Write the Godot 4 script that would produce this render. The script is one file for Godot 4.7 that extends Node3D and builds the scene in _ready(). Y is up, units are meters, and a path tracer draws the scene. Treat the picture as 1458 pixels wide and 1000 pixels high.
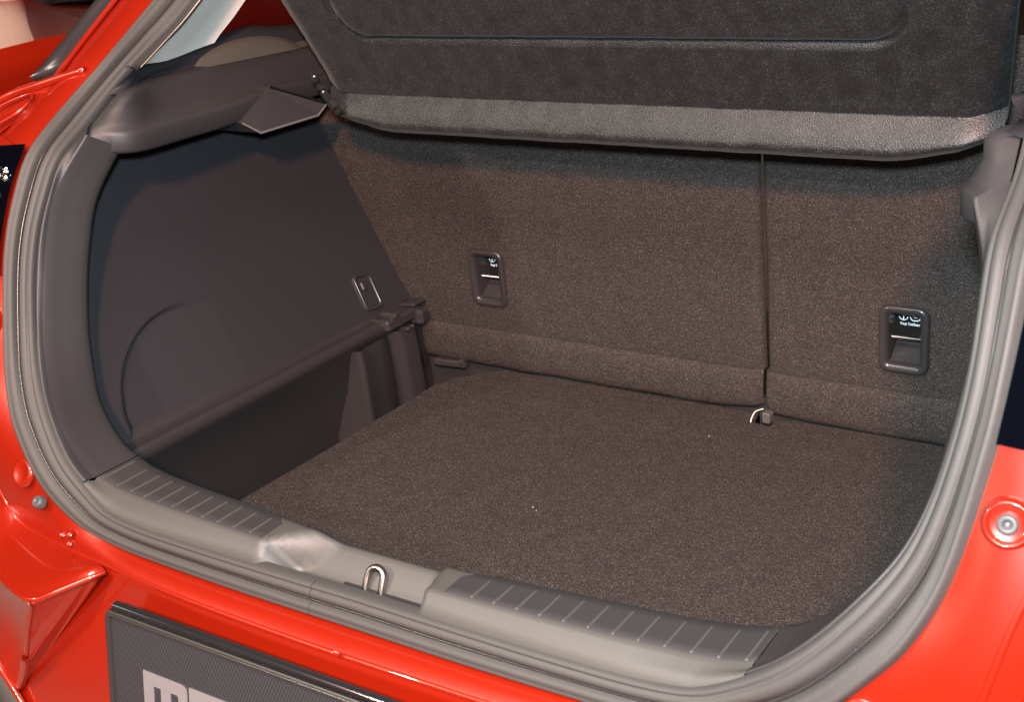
extends Node3D
# Open boot of a red hatchback on a show stand. y = 0 is the top of the boot floor board, z points to the rear.

var M := {}
var sg := 0
var taken := {}
var car: Node3D
const GROUND := -0.70

# ---------------------------------------------------------------- helpers
func numbered(called: String) -> String:
	var n: int = taken.get(called, 0)
	taken[called] = n + 1
	return called if n == 0 else "%s_%03d" % [called, n]

func tag(o: Node3D, label: String, category: String, group := "") -> void:
	o.set_meta("label", label)
	o.set_meta("category", category)
	if group != "":
		o.set_meta("group", group)

func thing(called: String, label: String, category: String, at: Vector3, group := "") -> Node3D:
	var o := Node3D.new()
	o.name = numbered(called)
	o.position = at
	add_child(o)
	tag(o, label, category, group)
	return o

func tool() -> SurfaceTool:
	var st := SurfaceTool.new()
	st.begin(Mesh.PRIMITIVE_TRIANGLES)
	return st

# commits a shape given in scene coordinates as ONE named mesh under parent
func obj(called: String, st: SurfaceTool, m: Material, parent: Node3D, label := "") -> MeshInstance3D:
	st.generate_normals()
	st.index()
	var o := MeshInstance3D.new()
	o.mesh = st.commit()
	o.material_override = m
	o.name = called
	parent.add_child(o, true)
	if parent.get_parent() == self:
		o.position = -parent.position
	if label != "":
		o.set_meta("label", label)
	return o

func tri(st: SurfaceTool, a: Vector3, b: Vector3, c: Vector3) -> void:
	st.add_vertex(a)
	st.add_vertex(b)
	st.add_vertex(c)

func quad(st: SurfaceTool, a: Vector3, b: Vector3, c: Vector3, d: Vector3) -> void:
	tri(st, a, b, c)
	tri(st, a, c, d)

func flat(st: SurfaceTool) -> void:
	st.set_smooth_group(0xFFFFFFFF)

func poly(st: SurfaceTool, p: Array) -> void:
	flat(st)
	for i in range(1, p.size() - 1):
		tri(st, p[0], p[i], p[i + 1])

# smooth sheet through rows of points
func grid(st: SurfaceTool, rows: Array, around := false, flip := false, hole := Rect2i()) -> void:
	sg += 1
	st.set_smooth_group(sg)
	var n: int = rows[0].size()
	for i in rows.size() - 1:
		for j in (n if around else n - 1):
			if hole.has_point(Vector2i(j, i)):
				continue
			var k := (j + 1) % n
			var a: Vector3 = rows[i][j]
			var b: Vector3 = rows[i][k]
			var c: Vector3 = rows[i + 1][k]
			var d: Vector3 = rows[i + 1][j]
			if flip:
				quad(st, a, d, c, b)
			else:
				quad(st, a, b, c, d)

func mir(v: Vector3) -> Vector3:
	return Vector3(-v.x, v.y, v.z)

func mirrored(rows: Array) -> Array:
	var out := []
	for r in rows:
		var q := []
		for v in r:
			q.append(mir(v))
		out.append(q)
	return out

func side(rows: Array, s: int) -> Array:
	return rows if s < 0 else mirrored(rows)

func sv(v: Vector3, s: int) -> Vector3:
	return v if s < 0 else mir(v)

# smooth curve through points, n + 1 samples evenly by length
func curve(p: Array, n: int) -> Array:
	var fine := []
	for i in p.size() - 1:
		var a: Vector3 = p[maxi(i - 1, 0)]
		var b: Vector3 = p[i]
		var c: Vector3 = p[i + 1]
		var d: Vector3 = p[mini(i + 2, p.size() - 1)]
		for k in 10:
			fine.append(b.cubic_interpolate(c, a, d, k / 10.0))
	fine.append(p[p.size() - 1])
	var at := [0.0]
	for i in range(1, fine.size()):
		at.append(at[i - 1] + (fine[i] - fine[i - 1]).length())
	var out := []
	var j := 0
	for i in n + 1:
		var want: float = at[at.size() - 1] * i / n
		while j < fine.size() - 2 and at[j + 1] < want:
			j += 1
		var w: float = (want - at[j]) / maxf(at[j + 1] - at[j], 1e-9)
		out.append(fine[j].lerp(fine[j + 1], clampf(w, 0, 1)))
	return out

func tube(st: SurfaceTool, path: Array, r: float, n := 10, squash := 1.0) -> void:
	var rows := []
	var up := Vector3(0.13, 0.97, 0.21).normalized()
	for i in path.size():
		var t: Vector3 = (path[mini(i + 1, path.size() - 1)] - path[maxi(i - 1, 0)]).normalized()
		var u := t.cross(up).normalized()
		var v := u.cross(t)
		var row := []
		for k in n:
			var a := TAU * k / n
			row.append(path[i] + u * cos(a) * r + v * sin(a) * r * squash)
		rows.append(row)
	grid(st, rows, true)
	for e in [0, path.size() - 1]:
		var ring: Array = rows[e]
		for k in range(1, n - 1):
			tri(st, ring[0], ring[k], ring[k + 1])

# chamfered box
func box(st: SurfaceTool, xf: Transform3D, size: Vector3, b := 0.002) -> void:
	flat(st)
	var h := size / 2
	var c := h - Vector3(b, b, b)
	for ax in 3:
		for s in [-1.0, 1.0]:
			var u := (ax + 1) % 3
			var v := (ax + 2) % 3
			var p := []
			for q in [[-1, -1], [1, -1], [1, 1], [-1, 1]]:
				var w := Vector3.ZERO
				w[ax] = s * h[ax]
				w[u] = q[0] * c[u]
				w[v] = q[1] * c[v]
				p.append(xf * w)
			if s > 0:
				quad(st, p[0], p[3], p[2], p[1])
			else:
				quad(st, p[0], p[1], p[2], p[3])
			for t in [-1.0, 1.0]:
				var e := []
				for q in [[0, -1], [0, 1], [1, 1], [1, -1]]:
					var w := Vector3.ZERO
					w[ax] = s * (h[ax] if q[0] == 0 else c[ax])
					w[u] = t * (c[u] if q[0] == 0 else h[u])
					w[v] = q[1] * c[v]
					e.append(xf * w)
				quad(st, e[0], e[1], e[2], e[3])
	for sx in [-1, 1]:
		for sy in [-1, 1]:
			for sz in [-1, 1]:
				tri(st, xf * Vector3(sx * h.x, sy * c.y, sz * c.z), xf * Vector3(sx * c.x, sy * h.y, sz * c.z), xf * Vector3(sx * c.x, sy * c.y, sz * h.z))

func lathe(st: SurfaceTool, xf: Transform3D, prof: Array, n := 28) -> void:
	var rows := []
	for p in prof:
		var row := []
		for k in n:
			var a := TAU * k / n
			row.append(xf * Vector3(cos(a) * p.x, sin(a) * p.x, p.y))
		rows.append(row)
	grid(st, rows, true)

func round_rect(w: float, h: float, r: float, n := 6) -> PackedVector2Array:
	var out := PackedVector2Array()
	for c in 4:
		var cx := (w / 2 - r) * (1 if c in [0, 3] else -1)
		var cy := (h / 2 - r) * (1 if c in [0, 1] else -1)
		for k in n + 1:
			var a := PI / 2 * (c + float(k) / n)
			out.append(Vector2(cx + cos(a) * r, cy + sin(a) * r))
	return out

# concentric rings: each entry [w, h, r, height]
func rings(st: SurfaceTool, xf: Transform3D, list: Array, fill := false) -> void:
	var rows := []
	for l in list:
		var row := []
		for p in round_rect(l[0], l[1], l[2]):
			row.append(xf * Vector3(p.x, p.y, l[3]))
		rows.append(row)
	grid(st, rows, true)
	if fill:
		var last: Array = rows[rows.size() - 1]
		flat(st)
		for k in range(1, last.size() - 1):
			tri(st, last[0], last[k], last[k + 1])

func prism(st: SurfaceTool, xf: Transform3D, p: PackedVector2Array, thick: float) -> void:
	flat(st)
	var idx := Geometry2D.triangulate_polygon(p)
	for z in [0.0, thick]:
		for i in range(0, idx.size(), 3):
			tri(st, xf * Vector3(p[idx[i]].x, p[idx[i]].y, z), xf * Vector3(p[idx[i + 1]].x, p[idx[i + 1]].y, z), xf * Vector3(p[idx[i + 2]].x, p[idx[i + 2]].y, z))
	for i in p.size():
		var a := p[i]
		var b := p[(i + 1) % p.size()]
		quad(st, xf * Vector3(a.x, a.y, 0), xf * Vector3(b.x, b.y, 0), xf * Vector3(b.x, b.y, thick), xf * Vector3(a.x, a.y, thick))

# ---------------------------------------------------------------- materials
func lin(r: float, g: float, b: float) -> Color:
	return Color(r, g, b).linear_to_srgb()

func mat(c: Color, rough: float, metal := 0.0, spec := 0.5) -> StandardMaterial3D:
	var m := StandardMaterial3D.new()
	m.albedo_color = c
	m.roughness = rough
	m.metallic = metal
	m.metallic_specular = spec
	m.cull_mode = BaseMaterial3D.CULL_DISABLED
	return m

func tri_uv(m: StandardMaterial3D, per_metre: float) -> void:
	m.uv1_triplanar = true
	m.uv1_world_triplanar = true
	m.uv1_scale = Vector3.ONE * per_metre

func speckle(n: int, sd: int, base: Color, spread: float, bright: float, share: float, tint := 0.12, blotch := 0.0) -> ImageTexture:
	var rng := RandomNumberGenerator.new()
	rng.seed = sd
	var nz := FastNoiseLite.new()
	nz.seed = sd
	nz.frequency = 0.02
	nz.fractal_octaves = 4
	var nimg := nz.get_seamless_image(n, n)
	var img := Image.create(n, n, false, Image.FORMAT_RGB8)
	for y in n:
		for x in n:
			var v := 1.0 + spread * (rng.randf() + rng.randf() - 1.0)
			if rng.randf() < share:
				v += bright * rng.randf()
			if blotch > 0:
				v *= 1.0 + blotch * (nimg.get_pixel(x, y).r * 2.0 - 0.8)
			v = maxf(v, 0.02)
			img.set_pixel(x, y, Color(base.r * v * (1 + tint * (rng.randf() - 0.5)), base.g * v * (1 + tint * (rng.randf() - 0.5)), base.b * v * (1 + tint * (rng.randf() - 0.5))).linear_to_srgb())
	img.generate_mipmaps()
	return ImageTexture.create_from_image(img)

func grain_normal(n: int, sd: int, freq: float, strength: float, kind := FastNoiseLite.TYPE_CELLULAR) -> ImageTexture:
	var nz := FastNoiseLite.new()
	nz.seed = sd
	nz.noise_type = kind
	nz.frequency = freq
	nz.fractal_octaves = 2
	var img := nz.get_seamless_image(n, n)
	img.bump_map_to_normal_map(strength)
	img.generate_mipmaps()
	return ImageTexture.create_from_image(img)

func make_materials() -> void:
	var red := mat(lin(0.30, 0.0115, 0.0018), 0.34, 0.30, 0.5)
	red.clearcoat_enabled = true
	red.clearcoat = 1.0
	red.clearcoat_roughness = 0.03
	M.red = red
	var leather := grain_normal(512, 5, 0.12, 2.2)
	var pl := mat(lin(0.060, 0.059, 0.054), 0.52)
	pl.normal_enabled = true
	pl.normal_texture = leather
	pl.normal_scale = 0.3
	tri_uv(pl, 11.0)
	M.plastic = pl
	var pd := pl.duplicate() as StandardMaterial3D
	pd.albedo_color = lin(0.026, 0.025, 0.026)
	M.pillar = pd
	var tp := pl.duplicate() as StandardMaterial3D
	tp.albedo_color = lin(0.026, 0.025, 0.026)
	tp.roughness = 0.6
	M.tread = tp
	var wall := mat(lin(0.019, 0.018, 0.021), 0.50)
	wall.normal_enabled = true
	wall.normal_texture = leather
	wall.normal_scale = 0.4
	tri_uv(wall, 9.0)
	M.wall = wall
	M.smooth_plastic = mat(lin(0.026, 0.024, 0.025), 0.28)
	M.gloss_black = mat(lin(0.012, 0.012, 0.013), 0.10)
	M.dull_black = mat(lin(0.010, 0.010, 0.010), 0.8)
	var rub := mat(lin(0.044, 0.043, 0.041), 0.62)
	rub.normal_enabled = true
	rub.normal_texture = grain_normal(256, 9, 0.05, 1.0, FastNoiseLite.TYPE_SIMPLEX)
	rub.normal_scale = 0.25
	tri_uv(rub, 8.0)
	M.rubber = rub
	var cn := grain_normal(512, 11, 0.35, 5.0, FastNoiseLite.TYPE_SIMPLEX)
	var cp := mat(Color.WHITE, 0.95, 0.0, 0.3)
	cp.albedo_texture = speckle(512, 3, Color(0.032, 0.0268, 0.0248), 0.95, 4.0, 0.09, 0.35, 0.10)  # pale specks hold fibre grain and flash sparkle in the colour
	cp.normal_enabled = true
	cp.normal_texture = cn
	cp.normal_scale = 0.5
	tri_uv(cp, 2.4)
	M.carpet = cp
	var sc := mat(Color.WHITE, 0.95, 0.0, 0.3)
	sc.albedo_texture = speckle(512, 4, Color(0.032, 0.0268, 0.0248), 0.95, 4.0, 0.09, 0.35, 0.08)  # seat cloth: grain, with the sparkle of lit fibres also in the colour
	sc.normal_enabled = true
	sc.normal_texture = cn
	sc.normal_scale = 0.5
	tri_uv(sc, 2.5)
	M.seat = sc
	var fl := mat(Color.WHITE, 0.46, 0.0, 0.5)
	fl.albedo_texture = speckle(512, 8, Color(0.0042, 0.0042, 0.0046), 0.8, 13.0, 0.12, 0.2, 0.9)  # bright specks: flash glints on the felt put into its colour
	fl.normal_enabled = true
	fl.normal_texture = cn
	fl.normal_scale = 0.22
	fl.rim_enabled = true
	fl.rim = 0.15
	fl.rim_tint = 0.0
	tri_uv(fl, 2.9)
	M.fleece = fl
	M.cream = mat(lin(0.62, 0.60, 0.54), 0.55)
	M.beige = mat(lin(0.06, 0.056, 0.045), 0.7)
	M.metal = mat(lin(0.62, 0.60, 0.57), 0.22, 1.0)
	M.bar = mat(lin(0.30, 0.28, 0.26), 0.34, 1.0)
	M.print = mat(lin(0.75, 0.85, 0.9), 0.6)
	M.letter = mat(lin(0.17, 0.165, 0.175), 0.45)
	M.stop = mat(lin(0.06, 0.065, 0.07), 0.5)
	var carbon := mat(Color.WHITE, 0.35)
	carbon.albedo_texture = weave()
	tri_uv(carbon, 64.0)
	M.carbon = carbon
	var lamp := mat(lin(0.001, 0.0013, 0.0028), 0.05)
	M.lens = lamp
	var gl := mat(Color(0.02, 0.02, 0.022, 0.72), 0.03)
	gl.transparency = BaseMaterial3D.TRANSPARENCY_ALPHA
	M.glass = gl
	M.tyre = mat(lin(0.02, 0.02, 0.02), 0.8)
	M.rim = mat(lin(0.5, 0.5, 0.5), 0.3, 1.0)
	var gr := mat(Color.WHITE, 0.85)
	gr.albedo_texture = speckle(256, 21, Color(0.20, 0.18, 0.155), 0.25, 0.4, 0.05, 0.1, 0.2)
	tri_uv(gr, 1.5)
	M.ground = gr
	M.skin = mat(lin(0.50, 0.30, 0.21), 0.55)
	M.shirt = mat(lin(0.72, 0.66, 0.62), 0.8)
	M.trousers = mat(lin(0.012, 0.012, 0.016), 0.8)
	M.dark_cloth = mat(lin(0.018, 0.018, 0.024), 0.75)
	M.hair = mat(lin(0.01, 0.008, 0.007), 0.5)
	M.thread = mat(lin(0.65, 0.62, 0.60), 0.8)

func weave() -> ImageTexture:
	var n := 64
	var img := Image.create(n, n, false, Image.FORMAT_RGB8)
	for y in n:
		for x in n:
			var k := fmod(x + y * 0.5, 16.0) / 16.0
			var j := fmod(y + 64.0 - x * 0.5, 32.0) / 32.0
			var v := 0.014 + 0.026 * absf(k - 0.5) * 2.0 + 0.010 * absf(j - 0.5)
			img.set_pixel(x, y, Color(v * .95, v, v * 1.15).linear_to_srgb())
	img.generate_mipmaps()
	return ImageTexture.create_from_image(img)

# ---------------------------------------------------------------- camera and light
func make_view() -> void:
	var cam := Camera3D.new()
	cam.name = "camera"
	cam.position = Vector3(0.74094, 0.73095, 0.80824)
	cam.rotation_degrees = Vector3(-20.946, 34.2206, -4.3695)
	cam.fov = 31.0137
	cam.near = 0.05
	cam.far = 60.0
	var lens := CameraAttributesPhysical.new()
	lens.frustum_focal_length = 43.254
	lens.frustum_focus_distance = 1.7
	lens.exposure_aperture = 13.0
	cam.attributes = lens
	add_child(cam)
	cam.current = true
	var we := WorldEnvironment.new()
	we.name = "hall_air"
	var e := Environment.new()
	e.background_mode = Environment.BG_COLOR
	e.background_color = Color(0.30, 0.27, 0.27)
	e.background_energy_multiplier = 0.14
	e.tonemap_mode = Environment.TONE_MAPPER_LINEAR
	e.tonemap_exposure = 0.98
	e.sdfgi_enabled = true
	e.ssao_enabled = true
	e.ssil_enabled = true
	we.environment = e
	add_child(we)
	# the flash on top of the camera
	var up := cam.basis.y
	spot("camera_flash", cam.position + up * 0.10 - cam.basis.x * 0.02, cam.position - cam.basis.z * 2.0, Color(0.88, 0.96, 1.0), 4.6, 0.035, 75.0)
	# warm spotlight of the hall, low behind to the right
	spot("hall_spotlight", Vector3(1.61, 2.16, 2.63), Vector3(0.0, 0.1, -0.4), Color(1.0, 0.68, 0.54), 28.0, 0.14, 40.0)
	# second hall spotlight, behind to the left
	spot("hall_spotlight_001", Vector3(-1.74, 1.75, 2.48), Vector3(0.0, 0.1, 0.0), Color(1.0, 0.97, 0.90), 7.5, 0.07, 40.0)
	# added spotlight, put in to brighten the neighbouring red car
	spot("hall_spotlight_002", Vector3(-1.6, 3.4, 0.6), Vector3(-3.0, 0.2, -2.0), Color(1.0, 0.85, 0.70), 22.0, 0.10, 32.0)
	# soft light bank of the hall ceiling
	area("hall_ceiling_light", Vector3(0.0, 3.6, 2.0), Vector3(0, 0, 0.1), Color(1.0, 0.95, 0.90), 17.0, Vector2(2.2, 0.8))

func area(called: String, at: Vector3, to: Vector3, c: Color, energy: float, size: Vector2) -> void:
	var l := AreaLight3D.new()
	l.name = called
	add_child(l)
	l.look_at_from_position(at, to, Vector3.UP)
	l.light_color = c
	l.light_energy = energy
	l.area_size = size
	l.area_range = 14.0
	l.shadow_enabled = true

func spot(called: String, at: Vector3, to: Vector3, c: Color, energy: float, size: float, angle: float) -> void:
	var l := SpotLight3D.new()
	l.name = called
	add_child(l)
	l.look_at_from_position(at, to, Vector3.UP)
	l.light_color = c
	l.light_energy = energy
	l.light_size = size
	l.spot_range = 14.0
	l.spot_angle = angle
	l.spot_attenuation = 2.0
	l.shadow_enabled = true

# ---------------------------------------------------------------- the opening's outlines (left half, top to middle)
var C0 := [Vector3(-0.4970, 0.7824, -0.5684), Vector3(-0.5485, 0.6039, -0.3410), Vector3(-0.5564, 0.5443, -0.2548), Vector3(-0.5671, 0.5039, -0.1999), Vector3(-0.5667, 0.4731, -0.1505), Vector3(-.566, .448, -.119), Vector3(-.566, .405, -.091), Vector3(-.565, .364, -.070), Vector3(-.561, .316, -.051), Vector3(-.546, .225, -.019), Vector3(-.524, .172, .002), Vector3(-.501, .142, .013), Vector3(-.474, .112, .021), Vector3(-.445, .088, .025), Vector3(-.399, .066, .028), Vector3(-.351, .056, .028), Vector3(-.293, .051, .028), Vector3(-.149, .05, .031), Vector3(0, .05, .031)]
var C2 := [Vector3(-.47, .762, -.565), Vector3(-.503, .600, -.370), Vector3(-.518, .558, -.315), Vector3(-.530, .5205, -.260), Vector3(-.534, .4765, -.198), Vector3(-.532, .444, -.145), Vector3(-.534, .401, -.115), Vector3(-.535, .361, -.094), Vector3(-.531, .313, -.074), Vector3(-.521, .264, -.055), Vector3(-.506, .225, -.037), Vector3(-.480, .188, -.017), Vector3(-.452, .155, -.002), Vector3(-.424, .130, .008), Vector3(-.393, .109, .013), Vector3(-.355, .092, .0195), Vector3(-.30, .0865, .0225), Vector3(-.209, .0855, .0240), Vector3(-.10, .0855, .0240), Vector3(0, .0855, .0230)]
var C3s := [Vector3(-.512, .468, -.170), Vector3(-.529, .428, -.141), Vector3(-.533, .398, -.120), Vector3(-.533, .359, -.102), Vector3(-.528, .317, -.085), Vector3(-.519, .262, -.062), Vector3(-.504, .222, -.045), Vector3(-.480, .187, -.026), Vector3(-.452, .155, -.013), Vector3(-.425, .128, -.007), Vector3(-.401, .112, -.005)]
var C4s := [Vector3(-.503, .444, -.212), Vector3(-.517, .404, -.186), Vector3(-.520, .376, -.169), Vector3(-.519, .345, -.155), Vector3(-.515, .302, -.137), Vector3(-.505, .245, -.116), Vector3(-.492, .203, -.102), Vector3(-.473, .168, -.087), Vector3(-.447, .141, -.077), Vector3(-.421, .122, -.071), Vector3(-.401, .112, -.070)]
var C3b := [Vector3(-.400, .1115, -.005), Vector3(-.370, .106, -.003), Vector3(-.335, .104, -.001), Vector3(-.286, .104, .003), Vector3(-.202, .104, .007), Vector3(-.1, .104, .010), Vector3(0, .104, .011)]
var C4b := [Vector3(-.400, .1115, -.070), Vector3(-.370, .106, -.065), Vector3(-.333, .104, -.060), Vector3(-.283, .104, -.054), Vector3(-.194, .104, -.046), Vector3(-.1, .104, -.036), Vector3(0, .104, -.033)]
# crease of the bodywork round the opening
var K1 := [Vector3(-.665, .466, -.152), Vector3(-.655, .40, -.105), Vector3(-.635, .30, -.055), Vector3(-.600, .224, -.016), Vector3(-.580, .147, .010), Vector3(-.560, .080, .018), Vector3(-.525, .040, .021), Vector3(-.434, .035, .032), Vector3(-.353, .035, .039), Vector3(-.313, .035, .043), Vector3(-.213, .035, .050), Vector3(-.096, .035, .053), Vector3(0, .035, .054)]

func at_y(list: Array, y: float) -> Vector3:
	for i in list.size() - 1:
		if y >= list[i + 1].y:
			return list[i].lerp(list[i + 1], (list[i].y - y) / (list[i].y - list[i + 1].y))
	return list[list.size() - 1]

func interp_x(list: Array, x: float) -> Vector3:
	var ax := -absf(x)
	for i in list.size() - 1:
		if ax <= list[i + 1].x:
			var w: float = (ax - list[i].x) / maxf(list[i + 1].x - list[i].x, 1e-6)
			var v: Vector3 = list[i].lerp(list[i + 1], clampf(w, 0, 1))
			return Vector3(x, v.y, v.z)
	var e: Vector3 = list[list.size() - 1]
	return Vector3(x, e.y, e.z)

# ---------------------------------------------------------------- bodywork
func make_body() -> void:
	# weatherstrip: both halves in one loop
	var n := 110
	var a := curve(C0, n)
	var b := curve(C2, n)
	var prof := [[-.02, -.008], [0.0, .000], [.02, .0026], [.06, .0042], [.10, .0040], [.13, .0036], [.20, .0056], [.28, .0056], [.36, .0034], [.41, -.001], [.46, -.0035], [.50, -.001], [.53, .0030], [.59, .0056], [.67, .0062], [.75, .0050], [.78, .0034], [.80, .0034], [.83, .0050], [.89, .0046], [.95, .0020], [1.0, -.003], [1.02, -.010]]
	var rows := []
	for i in n + 1:
		var t: Vector3 = (a[mini(i + 1, n)] - a[maxi(i - 1, 0)]).normalized()
		var w: Vector3 = b[i] - a[i]
		var nn := t.cross(w).normalized()
		if nn.dot(Vector3(0, .4, 1)) < 0:
			nn = -nn
		var row := []
		for p in prof:
			row.append(a[i] + w * p[0] + nn * p[1])
		rows.append(row)
	var whole := rows.duplicate()
	for i in range(n - 1, -1, -1):
		var row := []
		for v in rows[i]:
			row.append(mir(v))
		whole.append(row)
	var st := tool()
	grid(st, whole)
	var ws := obj("weatherstrip", st, M.rubber, car)
	# a joint in the strip and the thin bright bead in its slit
	st = tool()
	var bead := []
	for i in range(0, n + 1):
		var w: Vector3 = b[i] - a[i]
		bead.append(a[i] + w * .455 + Vector3(0, .0, .0))
	for i in range(n - 1, -1, -1):
		bead.append(mir(bead[i]))
	tube(st, bead, .0016, 6)
	obj("bead", st, M.smooth_plastic, ws)
	# butt joint of the strip
	var ji := 0
	for i in n + 1:
		if absf(b[i].x + .045) < absf(b[ji].x + .045):
			ji = i
	st = tool()
	tube(st, rows[ji].slice(1, 22), .0004, 5)
	obj("joint", st, M.dull_black, ws)

	# red panel ring round the opening out to the crease
	var k1 := curve(K1, n)
	var c0 := curve(C0.slice(4), n)
	rows = []
	for i in n + 1:
		var row := []
		for q in 7:
			var f := q / 6.0
			var v: Vector3 = c0[i].lerp(k1[i], f)
			v += Vector3(0, 0.35, 1).normalized() * (.004 * sin(PI * f) - .006 * (1 - f))
			row.append(v)
		rows.append(row)
	for s in [-1, 1]:
		st = tool()
		grid(st, side(rows, s))
		# rolled edge of the crease
		var pth := []
		for v in k1:
			pth.append(sv(v + Vector3(0, -.003, -.002), s))
		tube(st, pth, .0042, 8)
		var pn := obj("rear_panel", st, M.red, car)
		# rubber stop on its raised boss
		var at := sv(Vector3(-.5815, .271, -.033), s)
		var xf := Transform3D(Basis(Vector3.UP, .12 * s).rotated(Vector3.RIGHT, -.35), at)
		st = tool()
		lathe(st, xf, [Vector2(.0, .0045), Vector2(.0115, .0045), Vector2(.0128, .0050), Vector2(.0145, .0072), Vector2(.0158, .0075), Vector2(.0172, .006), Vector2(.019, .0005), Vector2(.0195, -.004)], 36)
		obj("boss", st, M.red, pn)
		st = tool()
		lathe(st, xf, [Vector2(.0, .0065), Vector2(.0022, .0065), Vector2(.0026, .0095), Vector2(.0062, .0100), Vector2(.0074, .0085), Vector2(.0076, .004)], 28)
		obj("rubber_stop", st, M.stop, pn)
		st = tool()
		lathe(st, xf, [Vector2(.0, .0085), Vector2(.0018, .0080), Vector2(.0024, .0065)], 14)
		obj("pin", st, M.metal, pn)
		# plug, dimple and spot-weld dents near the lower corner
		at = sv(Vector3(-.463, .0835, .0305), s)
		xf = Transform3D(Basis(Vector3.RIGHT, -.75), at)
		st = tool()
		lathe(st, xf, [Vector2(0, .004), Vector2(.003, .004), Vector2(.0035, .0055), Vector2(.0062, .005), Vector2(.0075, .002), Vector2(.0078, -.004)], 24)
		obj("rubber_plug", st, M.stop, pn)
		st = tool()
		xf = Transform3D(Basis(Vector3.RIGHT, -.45), sv(Vector3(-.498, .110, .0215), s))
		lathe(st, xf, [Vector2(0, .0005), Vector2(.010, .0003), Vector2(.012, .0012), Vector2(.0145, .0012), Vector2(.017, .000), Vector2(.0175, -.004)], 30)
		obj("pressed_dimple", st, M.red, pn)
		for q in [Vector3(-.415, .056, .0345), Vector3(-.433, .050, .0315), Vector3(-.418, .044, .0355)]:
			st = tool()
			lathe(st, Transform3D(Basis(Vector3.RIGHT, -1.0), sv(q, s)), [Vector2(0, .0012), Vector2(.003, .0008), Vector2(.0052, -.0015)], 14)
			obj("weld_dent", st, M.red, pn)

	# roof side: red pillar panel, black garnish, gutter bead, shoulder, tail lamp
	for s in [-1, 1]:
		st = tool()
		var e0 := curve([C0[0], C0[1], C0[2], C0[3], C0[4], Vector3(-0.5669, 0.4548, -0.1256)], 20)
		var e1 := curve([Vector3(-0.5808, 0.7824, -0.5684), Vector3(-0.6188, 0.6039, -0.3410), Vector3(-0.6197, 0.5443, -0.2538), Vector3(-0.6264, 0.5117, -0.2112), Vector3(-0.6410, 0.4860, -0.1728), Vector3(-0.6434, 0.4674, -0.1453)], 20)
		rows = []
		for i in 21:
			var row := []
			for q in 7:
				var f := q / 6.0
				row.append(e0[i].lerp(e1[i], f) + Vector3(0, .5, .6) * (.006 * sin(PI * f) - .004))
			rows.append(row)
		grid(st, side(rows, s))
		var pp := obj("pillar_panel", st, M.red, car)
		st = tool()
		tube(st, side([curve([Vector3(-0.8011, 0.4548, -0.1507), Vector3(-0.7134, 0.4898, -0.1811), Vector3(-0.6829, 0.5048, -0.2011), Vector3(-0.6414, 0.5157, -0.2128), Vector3(-0.6193, 0.5216, -0.2208), Vector3(-0.5950, 0.5275, -0.2288), Vector3(-0.5736, 0.5324, -0.2357)], 24)], s)[0], .0050, 10)
		tube(st, side([curve([Vector3(-0.6193, 0.5216, -0.2208), Vector3(-0.6175, 0.5384, -0.2427), Vector3(-0.6200, 0.5958, -0.3271), Vector3(-0.5808, 0.7824, -0.5663)], 20)], s)[0], .0035, 8)
		obj("gutter", st, M.red, pp)
		# shoulder behind the gutter
		st = tool()
		rows = [[Vector3(-0.6217, 0.5186, -0.2265), Vector3(-0.7125, 0.4879, -0.1865), Vector3(-0.8004, 0.4519, -0.1603)], [Vector3(-0.6411, 0.4973, -0.3131), Vector3(-0.7240, 0.4693, -0.2830), Vector3(-.83, .42, -.26)], [Vector3(-0.6520, 0.4879, -0.6122), Vector3(-.75, .45, -.60), Vector3(-.86, .38, -.60)], [Vector3(-0.6638, 0.4693, -1.2055), Vector3(-.76, .43, -1.2), Vector3(-.87, .34, -1.2)]]
		grid(st, side(rows, s))
		# pressed pocket under the gutter and the panel down to the lamp
		rows = [[Vector3(-0.6213, 0.5166, -0.2201), Vector3(-0.6809, 0.5001, -0.1987), Vector3(-0.7281, 0.4786, -0.1734)], [Vector3(-0.6227, 0.4992, -0.1984), Vector3(-0.6704, 0.4842, -0.1732), Vector3(-0.7224, 0.4616, -0.1516)], [Vector3(-0.6434, 0.4674, -0.1453), Vector3(-0.6810, 0.4548, -0.1326), Vector3(-.72, .44, -.12)]]
		grid(st, side(rows, s))
		obj("quarter_panel", st, M.red, car)
		st = tool()
		var pk := side([[Vector3(-0.6297, 0.5010, -0.1894), Vector3(-0.6388, 0.5078, -0.1985), Vector3(-0.6715, 0.4973, -0.1836), Vector3(-0.6905, 0.4842, -0.1672), Vector3(-0.6660, 0.4749, -0.1516), Vector3(-0.6368, 0.4879, -0.1694)]], s)
		var ring: Array = pk[0]
		ring.append(ring[0])
		tube(st, curve(ring, 30), .0022, 6)
		obj("pressed_edge", st, M.red, pp)
		# black garnish strip beside the rear window
		st = tool()
		var g0 := [Vector3(-0.5778, 0.8035, -0.5864), Vector3(-0.6208, 0.6039, -0.3348), Vector3(-0.6217, 0.5443, -0.2477), Vector3(-0.6277, 0.5285, -0.2280), Vector3(-0.6504, 0.5196, -0.2185)]
		var g1 := [Vector3(-0.6093, 0.8035, -0.5864), Vector3(-0.6477, 0.6039, -0.3348), Vector3(-0.6513, 0.5443, -0.2487), Vector3(-0.6526, 0.5305, -0.2313), Vector3(-0.6548, 0.5216, -0.2198)]
		var gg0 := curve(g0, 24)
		var gg1 := curve(g1, 24)
		rows = []
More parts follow.
